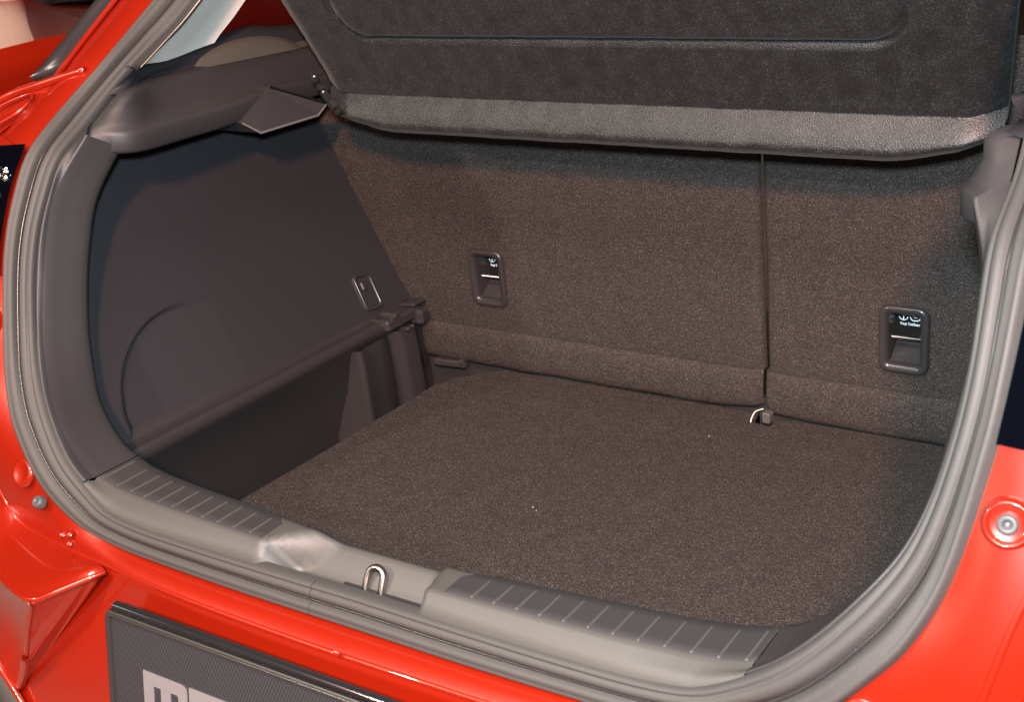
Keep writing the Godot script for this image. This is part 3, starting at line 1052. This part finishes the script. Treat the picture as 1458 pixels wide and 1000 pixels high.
func make_seats() -> void:
	var nz := FastNoiseLite.new()
	nz.seed = 2
	nz.frequency = 4.0
	for part in [[-1.0, .1275, -.313], [.1315, 1.0, .316]]:
		var hx: float = part[2]
		var hy := .147
		if hx < 0:
			hy = .1505
		else:
			hy = .139
		var hw := .0235
		var hh := .0355
		var st := tool()
		var ys := []
		for i in 8:
			ys.append(lerpf(.0655, hy - hh, i / 7.0))
		for i in 23:
			ys.append(lerpf(hy + hh, .52, i / 22.0))
		var rows := []
		var nl := 18
		for i in ys.size():
			var y: float = ys[i]
			var x0: float = wall_x(y) - .02 if part[0] < -.9 else part[0]
			var x1: float = -wall_x(y) + .02 if part[1] > .9 else part[1]
			var xs := []
			for q in [0.0, .0008, .003, .007, .012]:
				xs.append(x0 + q)
			for q in range(1, nl + 1):
				xs.append(lerpf(x0 + .012, hx - hw, q / float(nl)))
			for q in range(0, nl):
				xs.append(lerpf(hx + hw, x1 - .012, q / float(nl)))
			for q in [.012, .007, .003, .0008, 0.0]:
				xs.append(x1 - q)
			var row := []
			for x in xs:
				var d := minf(x - x0, x1 - x)
				var r := .012
				var fall := 0.0 if d >= r else r - sqrt(maxf(r * r - (r - d) * (r - d), 0.0))
				row.append(Vector3(x, y, seat_z(y) - fall + .0025 * nz.get_noise_2d(x, y)))
			rows.append(row)
		grid(st, rows, false, false, Rect2i(4 + nl, 7, 1, 1))
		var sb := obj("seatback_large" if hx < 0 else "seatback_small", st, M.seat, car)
		# lower flap that covers the gap to the board
		st = tool()
		rows = []
		var fx0: float = -.455 if hx < 0 else .1315
		var fx1: float = .1275 if hx < 0 else .455
		for i in 61:
			var x := lerpf(fx0, fx1, i / 60.0)
			var d := minf(x - fx0, fx1 - x)
			var fall := 0.0 if d > .010 else .010 - sqrt(maxf(.0001 - (.010 - d) * (.010 - d), 0.0))
			var wob := .0025 * nz.get_noise_2d(x * 2.2, 7.0 + hx)
			var lift := .012 * pow(clampf((x - (.1275 - .09)) / .09, 0, 1), 2) if hx < 0 else .004 * clampf((.20 - x) / .07, 0, 1)
			if hx > 0:
				wob -= .004
			var row := []
			var prof := [Vector2(.0665, -.7025), Vector2(.0672, -.6930), Vector2(.0662, -.6898), Vector2(.0630, -.6875), Vector2(.050, -.6858), Vector2(.038, -.6850), Vector2(.024, -.6855), Vector2(.012, -.6885), Vector2(.005, -.6935), Vector2(.003, -.699), Vector2(.004, -.708)]
			for q in prof.size():
				var p: Vector2 = prof[q]
				row.append(Vector3(x, p.x + (lift + wob) * q / 10.0, p.y - fall))
			rows.append(row)
		grid(st, rows)
		obj("lower_flap", st, M.seat, sb)
		# child seat anchor set into the seatback
		var c := Vector3(hx, hy, seat_z(hy))
		var xf := Transform3D(Basis(Vector3.RIGHT, atan(.079)), c)
		st = tool()
		rings(st, xf, [[.0635, .0925, .0135, -.003], [.0635, .0925, .0135, .002], [.0615, .0905, .0130, .0048], [.0575, .0865, .0120, .0062], [.0505, .0795, .0095, .0058], [.0440, .0730, .0065, .0038], [.0405, .0695, .0050, .0010], [.0395, .0685, .0045, -.004], [.0375, .0660, .0040, -.030]])
		var an := obj("tether_anchor", st, M.smooth_plastic, car)
		st = tool()
		rings(st, xf, [[.0375, .0660, .0040, -.0300], [.036, .064, .003, -.0302]], true)
		obj("back_plate", st, M.gloss_black, an)
		st = tool()
		grid(st, [[xf * Vector3(-.0188, -.0335, -.002), xf * Vector3(.0188, -.0335, -.002)], [xf * Vector3(-.0185, -.0315, -.006), xf * Vector3(.0185, -.0315, -.006)], [xf * Vector3(-.018, -.017, -.026), xf * Vector3(.018, -.017, -.026)], [xf * Vector3(-.018, -.0155, -.0285), xf * Vector3(.018, -.0155, -.0285)]])
		obj("ramp", st, M.smooth_plastic, an)
		st = tool()
		tube(st, [xf * Vector3(-.0205, -.0035, -.013), xf * Vector3(.0205, -.0035, -.013)], .0024, 12)
		obj("anchor_bar", st, M.bar, an)
		# printed symbol and words on the upper half of the back plate
		var tx := TextMesh.new()
		var ft := SystemFont.new()
		ft.font_names = PackedStringArray(["Droid Sans"])
		ft.font_weight = 700
		tx.font = ft
		tx.text = "Top Tether"
		tx.font_size = 24
		tx.pixel_size = .000205
		tx.depth = .0003
		var to := MeshInstance3D.new()
		to.name = "printed_words"
		to.mesh = tx
		to.material_override = M.print
		an.add_child(to, true)
		to.transform = xf * Transform3D(Basis(), Vector3(-.0015, .0085, -.0292))
		st = tool()
		var px := xf * Transform3D(Basis(), Vector3(-.0015, .0165, -.0294))
		var arc := []
		for q in 13:
			var a := PI + PI * q / 12.0
			arc.append(px * Vector3(-.0085 + .0055 * cos(a), .002 + .0050 * sin(a), 0))
		tube(st, arc, .0007, 5)
		tube(st, [px * Vector3(-.0085, -.003, 0), px * Vector3(-.0085, .008, 0)], .0007, 5)
		tube(st, [px * Vector3(-.011, .0045, 0), px * Vector3(-.006, .0045, 0)], .0006, 5)
		tube(st, curve([px * Vector3(-.001, .008, 0), px * Vector3(.0005, .001, 0), px * Vector3(.003, -.0025, 0), px * Vector3(.010, -.0022, 0), px * Vector3(.0125, .001, 0), px * Vector3(.0125, .008, 0)], 20), .0007, 5)
		tube(st, curve([px * Vector3(.003, .007, 0), px * Vector3(.0045, .0025, 0), px * Vector3(.0095, .002, 0)], 10), .0009, 5)
		obj("printed_symbol", st, M.print, an)
	# seat frame beyond the flap: dark well wall, hinge cover, strap tag and clip
	var st2 := tool()
	box(st2, Transform3D(Basis(), Vector3(0, -.06, -.715)), Vector3(.92, .16, .02), .004)
	obj("seat_base", st2, M.dull_black, car)
	st2 = tool()
	box(st2, Transform3D(Basis(Vector3.UP, .1), Vector3(-.398, .000, -.694)), Vector3(.060, .012, .022), .003)
	box(st2, Transform3D(Basis(Vector3.UP, .1), Vector3(-.374, .005, -.690)), Vector3(.010, .010, .012), .002)
	obj("hinge_cover", st2, M.smooth_plastic, car)
	st2 = tool()
	box(st2, Transform3D(Basis(Vector3.UP, -.15), Vector3(.141, .007, -.678)), Vector3(.012, .016, .014), .002)
	obj("seat_clip", st2, M.plastic, car)
	st2 = tool()
	tube(st2, curve([Vector3(.129, .012, -.690), Vector3(.124, .013, -.676), Vector3(.1225, .007, -.666), Vector3(.1225, .002, -.663)], 12), .0009, 6)
	obj("strap_tag", st2, M.thread, car)
	# floor of the well under the board
	st2 = tool()
	quad(st2, Vector3(-.5, -.115, .0), Vector3(.5, -.115, .0), Vector3(.5, -.115, -.75), Vector3(-.5, -.115, -.75))
	obj("well_floor", st2, M.dull_black, car)

# ---------------------------------------------------------------- loose things in the boot
func make_board() -> void:
	var o := thing("cargo_floor_board", "dark brown carpeted floor board lying flat in the car boot", "floor board", Vector3(0, -.115, -.38))
	var out := [Vector2(-.376, -.085), Vector2(-.368, -.35), Vector2(-.366, -.605), Vector2(-.357, -.617), Vector2(-.357, -.628), Vector2(-.333, -.664), Vector2(-.30, -.696), Vector2(-.1, -.702), Vector2(.117, -.703), Vector2(.124, -.668), Vector2(.150, -.664), Vector2(.156, -.690), Vector2(.30, -.696), Vector2(.42, -.690), Vector2(.452, -.64), Vector2(.452, -.12), Vector2(.42, -.085)]
	var nzf := FastNoiseLite.new()
	nzf.seed = 12
	nzf.frequency = 3.0
	var st := tool()
	# top sheet as a fine grid clipped to the outline, then a rolled edge
	var pk := PackedVector2Array(out)
	var nx := 56
	var nzc := 44
	sg += 1
	st.set_smooth_group(sg)
	for i in nx:
		for j in nzc:
			var x0 := -.39 + .86 * i / nx
			var x1 := -.39 + .86 * (i + 1) / nx
			var z0 := -.71 + .635 * j / nzc
			var z1 := -.71 + .635 * (j + 1) / nzc
			for c in Geometry2D.intersect_polygons(PackedVector2Array([Vector2(x0, z0), Vector2(x1, z0), Vector2(x1, z1), Vector2(x0, z1)]), pk):
				var idx := Geometry2D.triangulate_polygon(c)
				for q in range(0, idx.size(), 3):
					for w in 3:
						var p: Vector2 = c[idx[q + w]]
						st.add_vertex(Vector3(p.x, .0012 * nzf.get_noise_2d(p.x, p.y), p.y))
	var rows := []
	var n := out.size()
	for d in [[0.0, 0.0], [.0025, -.0008], [.0042, -.0035], [.0045, -.008], [.0045, -.022], [.0, -.024]]:
		var row := []
		var cx := Vector2(.04, -.39)
		for i in n:
			var p: Vector2 = out[i]
			var dir := (p - cx).normalized()
			row.append(Vector3(p.x + dir.x * d[0], d[1] + (.0012 * nzf.get_noise_2d(p.x, p.y) if d[1] == 0 else 0.0), p.y + dir.y * d[0]))
		rows.append(row)
	grid(st, rows, true)
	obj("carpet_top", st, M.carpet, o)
	st = tool()
	for q in [Vector3(-.34, -.070, -.55), Vector3(-.34, -.070, -.20), Vector3(.40, -.070, -.55), Vector3(.40, -.070, -.20)]:
		box(st, Transform3D(Basis(), q), Vector3(.05, .092, .05), .004)
	obj("support_block", st, M.dull_black, o)
	# lint on the carpet
	st = tool()
	var rng := RandomNumberGenerator.new()
	rng.seed = 6
	for q in [Vector2(-.02, -.33), Vector2(-.012, -.325), Vector2(.09, -.60)]:
		var a := rng.randf() * TAU
		var l := rng.randf_range(.0006, .0012)
		tube(st, [Vector3(q.x - cos(a) * l, .0016, q.y - sin(a) * l), Vector3(q.x, .0022, q.y), Vector3(q.x + cos(a) * l, .0016, q.y + sin(a) * l)], .0003, 5)
	var lint := obj("lint", st, M.thread, o)
	lint.set_meta("kind", "stuff")

func make_shelf() -> void:
	var o := thing("parcel_shelf", "black felted parcel shelf raised upright behind the rear seats", "parcel shelf", Vector3(0, .40, -.56))
	var up := Vector3(0, .880, .475)
	var nn := Vector3(0, -.475, .880)
	var p0 := Vector3(0, .4555, -.535)
	var nz := FastNoiseLite.new()
	nz.seed = 31
	nz.frequency = 6.0
	var st := tool()
	var front := []
	var backs := []
	var us := []
	for i in 145:
		us.append(-1.0 + 2.0 * i / 144.0)
	var ss := [-.0535, -.0525, -.050, -.046, -.038, -.028, -.018, -.008, -.003, .0, .004, .010]
	var q0 := .016
	while q0 < .40:
		ss.append(q0)
		q0 += .0042
	for sv_ in ss:
		var s: float = sv_
		var row := []
		var brow := []
		for u in us:
			var half: float = .452 + .018 * clampf(s / .15, 0, 1)
			if s < 0:
				half = .452 - .012 * pow(clampf((-s - .03) / .024, 0, 1), 2)
			var x: float = u * half
			var y0: Vector3
			# outline of the hinge edge: corners sit a little higher than the middle
			var cornr := .015 * smoothstep(.33, .43, absf(x))
			if s <= 0.0:
				var f := -s / .0535
				y0 = Vector3(x, p0.y - (.0490 - cornr) * f, p0.z + .016 * sin(f * PI / 2) - .010 * smoothstep(.86, 1.0, f))
			else:
				y0 = p0 + up * s
				y0.x = x
				# soft crease where lip and panel meet
				y0 += nn * (.004 * exp(-s / .012))
			# bevelled border at both sides
			var edge: float = half - absf(x)
			var d := -.020 * pow(clampf((.034 - edge) / .034, 0, 1), 1.3)
			# pressed groove that frames the middle field
			var gx := absf(x) - .368
			var gy := .090 - s
			var r := .045
			var k := Vector2(maxf(gx + r, 0), maxf(gy + r, 0)).length() - r + minf(maxf(gx + r, gy + r), 0.0)
			d -= .008 * exp(-pow(k / .0032, 2))
			if k < 0 and s > 0:
				d += .003 * smoothstep(0, .012, -k)
			d += .0012 * nz.get_noise_2d(x * 3, s * 3) + .0003 * nz.get_noise_2d(x * 11, s * 11)
			var v := y0 + nn * d
			row.append(v)
			brow.append(y0 + nn * (minf(d, -.0) - .012) + Vector3(0, 0, 0))
		front.append(row)
		backs.append(brow)
	grid(st, front)
	grid(st, backs)
	for e in [0, us.size() - 1]:
		var strip := []
		for i in front.size():
			strip.append([front[i][e], backs[i][e]])
		grid(st, strip)
	grid(st, [front[0], backs[0]])
	grid(st, [front[front.size() - 1], backs[backs.size() - 1]])
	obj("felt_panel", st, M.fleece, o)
	# thin piping along the hinge edge and the sides
	st = tool()
	tube(st, front[0], .0011, 6)
	for e in [0, us.size() - 1]:
		var pth := []
		for i in range(0, front.size(), 3):
			pth.append(front[i][e] + Vector3(0, 0, -.002))
		tube(st, pth, .0013, 6)
	obj("edge_piping", st, M.dull_black, o)
	# moulded pivot clip at the lower corner
	for s in [-1]:
		st = tool()
		for q in [[Vector3(-0.426, 0.456, -0.506), Vector3(.010, .018, .010), .4], [Vector3(-0.432, 0.468, -0.507), Vector3(.014, .010, .012), -.3], [Vector3(-0.420, 0.444, -0.510), Vector3(.012, .016, .010), .7], [Vector3(-0.438, 0.480, -0.502), Vector3(.010, .012, .010), .2], [Vector3(-0.414, 0.434, -0.514), Vector3(.010, .010, .010), -.5]]:
			box(st, Transform3D(Basis.from_euler(Vector3(.3, 0, q[2] * -s)), sv(q[0], s)), q[1], .0025)
		obj("pivot_clip", st, M.gloss_black, o)

# ---------------------------------------------------------------- surroundings
func make_ground() -> void:
	var st := tool()
	quad(st, Vector3(-40, GROUND, 40), Vector3(40, GROUND, 40), Vector3(40, GROUND, -40), Vector3(-40, GROUND, -40))
	st.generate_normals()
	var o := MeshInstance3D.new()
	o.name = "ground"
	o.mesh = st.commit()
	o.material_override = M.ground
	add_child(o)
	o.set_meta("kind", "structure")

func make_other_car() -> void:
	var o := thing("display_car", "red car with a rounded bonnet standing beside the open hatchback", "car", Vector3(-3.3, GROUND, -3.0))
	# sections along its length: z, half width, height of the shoulder, crown
	var sec := [[-.86, .50, -.12, -.06], [-.92, .68, .02, .08], [-1.05, .78, .16, .21], [-1.30, .83, .40, .31], [-1.60, .85, .42, .375], [-2.0, .86, .425, .42], [-2.4, .87, .43, .46], [-3.2, .88, .40, .48], [-4.2, .87, .41, .48], [-4.9, .80, .40, .45], [-5.1, .62, .2, .25]]
	var rows := []
	for q in sec:
		var row := []
		for k in 25:
			var a := PI * k / 24.0
			var cx := signf(cos(a)) * pow(absf(cos(a)), .35)
			var sy := pow(sin(a), .8)
			row.append(Vector3(-3.3 + q[1] * cx, lerpf(q[2] - .45, q[2] - .03, minf(1.0, sin(a) * 3.0)) - .07 * sy, q[0]))
		row.push_front(Vector3(-3.3 + q[1] * .97, -.45, q[0] - (.0 if q[0] > -4.5 else .0)))
		row.append(Vector3(-3.3 - q[1] * .97, -.45, q[0]))
		rows.append(row)
	var st := tool()
	grid(st, rows)
	obj("body", st, M.red, o)
	st = tool()
	rows = []
	for q in [[-2.75, .62, .34], [-3.1, .60, .62], [-3.4, .58, .73], [-4.0, .57, .74], [-4.6, .56, .60], [-4.95, .58, .35]]:
		var row := []
		for k in 17:
			var a := PI * k / 16.0
			row.append(Vector3(-3.3 + (q[1] + .14 * (1 - sin(a))) * signf(cos(a)) * pow(absf(cos(a)), .4), lerpf(.26, q[2], pow(sin(a), .6)), q[0]))
		rows.append(row)
	grid(st, rows)
	obj("cabin", st, M.gloss_black, o)
	for sx in [-1, 1]:
		for z in [-1.55, -4.1]:
			var xf := Transform3D(Basis(Vector3.UP, PI / 2 * sx), Vector3(-3.3 + .80 * sx, GROUND + .32, z))
			st = tool()
			lathe(st, xf, [Vector2(.20, -.08), Vector2(.30, -.09), Vector2(.32, -.06), Vector2(.32, .06), Vector2(.30, .09), Vector2(.20, .08)], 32)
			var w := obj("wheel", st, M.tyre, o)
			st = tool()
			lathe(st, xf, [Vector2(0, .06), Vector2(.19, .075), Vector2(.205, .08), Vector2(.205, -.08)], 28)
			obj("rim", st, M.rim, w)
		st = tool()
		lathe(st, Transform3D(Basis(Vector3.UP, .5 * sx), Vector3(-3.3 + .55 * sx, .03, -.93)), [Vector2(0, .03), Vector2(.06, .02), Vector2(.09, -.02)], 20)
		obj("headlight", st, M.lens, o)

func sdf_mesh(st: SurfaceTool, bones: Array, cell: float, blend: float) -> void:
	var lo := Vector3.INF
	var hi := -Vector3.INF
	for b in bones:
		for e in [[b[0], b[2]], [b[1], b[3]]]:
			lo = lo.min(e[0] - Vector3.ONE * (e[1] + cell * 2))
			hi = hi.max(e[0] + Vector3.ONE * (e[1] + cell * 2))
	var n := Vector3i(((hi - lo) / cell).ceil()) + Vector3i.ONE
	var f := PackedFloat32Array()
	f.resize(n.x * n.y * n.z)
	f.fill(1.0)
	var idx := func(x: int, y: int, z: int) -> int: return x + n.x * (y + n.y * z)
	for b in bones:
		var pad: float = maxf(b[2], b[3]) + cell * 3 + blend
		var l := Vector3i(((b[0].min(b[1]) - Vector3.ONE * pad - lo) / cell).floor()).clamp(Vector3i.ZERO, n - Vector3i.ONE)
		var h := Vector3i(((b[0].max(b[1]) + Vector3.ONE * pad - lo) / cell).ceil()).clamp(Vector3i.ZERO, n - Vector3i.ONE)
		var ab: Vector3 = b[1] - b[0]
		var l2 := maxf(ab.length_squared(), 1e-8)
		var sq: Vector3 = b[4] if b.size() > 4 else Vector3.ONE
		for z in range(l.z, h.z + 1):
			for y in range(l.y, h.y + 1):
				for x in range(l.x, h.x + 1):
					var p := lo + Vector3(x, y, z) * cell
					var t := clampf((p - b[0]).dot(ab) / l2, 0, 1)
					var d: float = ((p - (b[0] + ab * t)) * sq).length() - lerpf(b[2], b[3], t)
					var i: int = x + n.x * (y + n.y * z)
					var g := f[i]
					var k := maxf(blend - absf(d - g), 0.0) / blend
					f[i] = minf(d, g) - k * k * blend * .25
	var vid := {}
	var vp := []
	for z in n.z - 1:
		for y in n.y - 1:
			for x in n.x - 1:
				var i0: int = x + n.x * (y + n.y * z)
				var neg := 0
				for c in 8:
					if f[i0 + (c & 1) + n.x * ((c >> 1 & 1) + n.y * (c >> 2))] < 0:
						neg += 1
				if neg == 0 or neg == 8:
					continue
				var sum := Vector3.ZERO
				var cnt := 0
				for c in 8:
					for ax in 3:
						if c >> ax & 1:
							continue
						var c2 := c | 1 << ax
						var fa := f[i0 + (c & 1) + n.x * ((c >> 1 & 1) + n.y * (c >> 2))]
						var fb := f[i0 + (c2 & 1) + n.x * ((c2 >> 1 & 1) + n.y * (c2 >> 2))]
						if (fa < 0) != (fb < 0):
							var q := Vector3(c & 1, c >> 1 & 1, c >> 2)
							q[ax] += fa / (fa - fb)
							sum += q
							cnt += 1
				vid[i0] = vp.size()
				vp.append(lo + (Vector3(x, y, z) + sum / cnt) * cell)
	sg += 1
	st.set_smooth_group(sg)
	var stp := [1, n.x, n.x * n.y]
	for i0 in vid:
		for ax in 3:
			if (f[i0] < 0) == (f[i0 + stp[ax]] < 0):
				continue
			var u: int = stp[(ax + 1) % 3]
			var v: int = stp[(ax + 2) % 3]
			if not (vid.has(i0 - u) and vid.has(i0 - v) and vid.has(i0 - u - v)):
				continue
			var a: Vector3 = vp[vid[i0]]
			var b2: Vector3 = vp[vid[i0 - u]]
			var c3: Vector3 = vp[vid[i0 - u - v]]
			var d2: Vector3 = vp[vid[i0 - v]]
			if f[i0] < 0:
				quad(st, a, d2, c3, b2)
			else:
				quad(st, a, b2, c3, d2)

func make_person(at: Vector3, turn: float, shirt: Material, label: String, printed: bool) -> void:
	var o := thing("person", label, "person", at)
	o.rotation.y = turn
	var bod := []
	var leg := []
	for s in [-1, 1]:
		leg.append([Vector3(.09 * s, .90, 0), Vector3(.10 * s, .50, .01), .095, .062])
		leg.append([Vector3(.10 * s, .50, .01), Vector3(.11 * s, .09, -.02), .060, .045])
		leg.append([Vector3(.11 * s, .05, -.03), Vector3(.12 * s, .04, .15), .045, .035])
	leg.append([Vector3(-.06, .94, 0), Vector3(.06, .94, 0), .115, .115])
	bod.append([Vector3(0, 1.14, 0), Vector3(0, 1.16, 0), .148, .142, Vector3(.85, 1, 1.25)])
	bod.append([Vector3(0, 1.10, 0), Vector3(0, 1.34, -.01), .145, .160, Vector3(.8, 1, 1.3)])
	bod.append([Vector3(-.14, 1.40, -.01), Vector3(.14, 1.40, -.01), .065, .065])
	var skin := []
	for s in [-1, 1]:
		bod.append([Vector3(.19 * s, 1.39, -.01), Vector3(.24 * s, 1.12, -.02), .058, .048])
		skin.append([Vector3(.23 * s, 1.20, -.02), Vector3(.25 * s, 1.09, -.02), .042, .042])
		skin.append([Vector3(.25 * s, 1.09, -.02), Vector3(.24 * s, .86, .08), .042, .028])
		skin.append([Vector3(.24 * s, .85, .085), Vector3(.235 * s, .78, .11), .032, .026])
		for k in 4:
			skin.append([Vector3(.235 * s, .79, .09 + .018 * k), Vector3(.225 * s, .71 + .008 * absf(k - 1.5), .10 + .018 * k), .011, .008])
		skin.append([Vector3(.22 * s, .81, .12), Vector3(.20 * s, .755, .145), .012, .009])
	skin.append([Vector3(0, 1.40, -.01), Vector3(0, 1.54, .0), .055, .052])
	skin.append([Vector3(0, 1.58, .01), Vector3(0, 1.66, -.005), .075, .088, Vector3(1.1, 1, .92)])
	skin.append([Vector3(0, 1.61, .085), Vector3(0, 1.58, .105), .012, .016])
	var st := tool()
	sdf_mesh(st, leg, .018, .05)
	obj("trousers", st, M.trousers, o).position = Vector3.ZERO
	st = tool()
	sdf_mesh(st, bod, .018, .05)
	obj("shirt", st, shirt, o).position = Vector3.ZERO
	st = tool()
	sdf_mesh(st, skin, .009, .015)
	obj("body", st, M.skin, o).position = Vector3.ZERO
	st = tool()
	sdf_mesh(st, [[Vector3(0, 1.67, -.03), Vector3(0, 1.70, .01), .092, .082, Vector3(1.08, 1, .95)]], .012, .02)
	obj("hair", st, M.hair, o).position = Vector3.ZERO
	if printed:
		st = tool()
		var rng := RandomNumberGenerator.new()
		rng.seed = 3
		for r in 2:
			var x := -.03
			while x < .07:
				var w := rng.randf_range(.006, .016)
				box(st, Transform3D(Basis(), Vector3(x + .05, 1.03 - .022 * r, .112)), Vector3(w, .008, .006), .001)
				x += w + .006
		obj("printed_line", st, M.dark_cloth, o).position = Vector3.ZERO

func _ready() -> void:
	make_materials()
	make_view()
	make_ground()
	car = thing("hatchback_car", "red hatchback with its boot open, showing black trim and carpet", "car", Vector3(0, GROUND, -.6))
	make_body()
	make_trim()
	make_seats()
	make_board()
	make_shelf()
	make_other_car()
	make_person(Vector3(-4.25, GROUND, -2.68), .9, M.shirt, "person in a white printed shirt and black trousers behind the red display car", true)
	make_person(Vector3(-4.0, GROUND, -2.90), .2, M.dark_cloth, "person in dark clothes standing next to the white shirt", false)
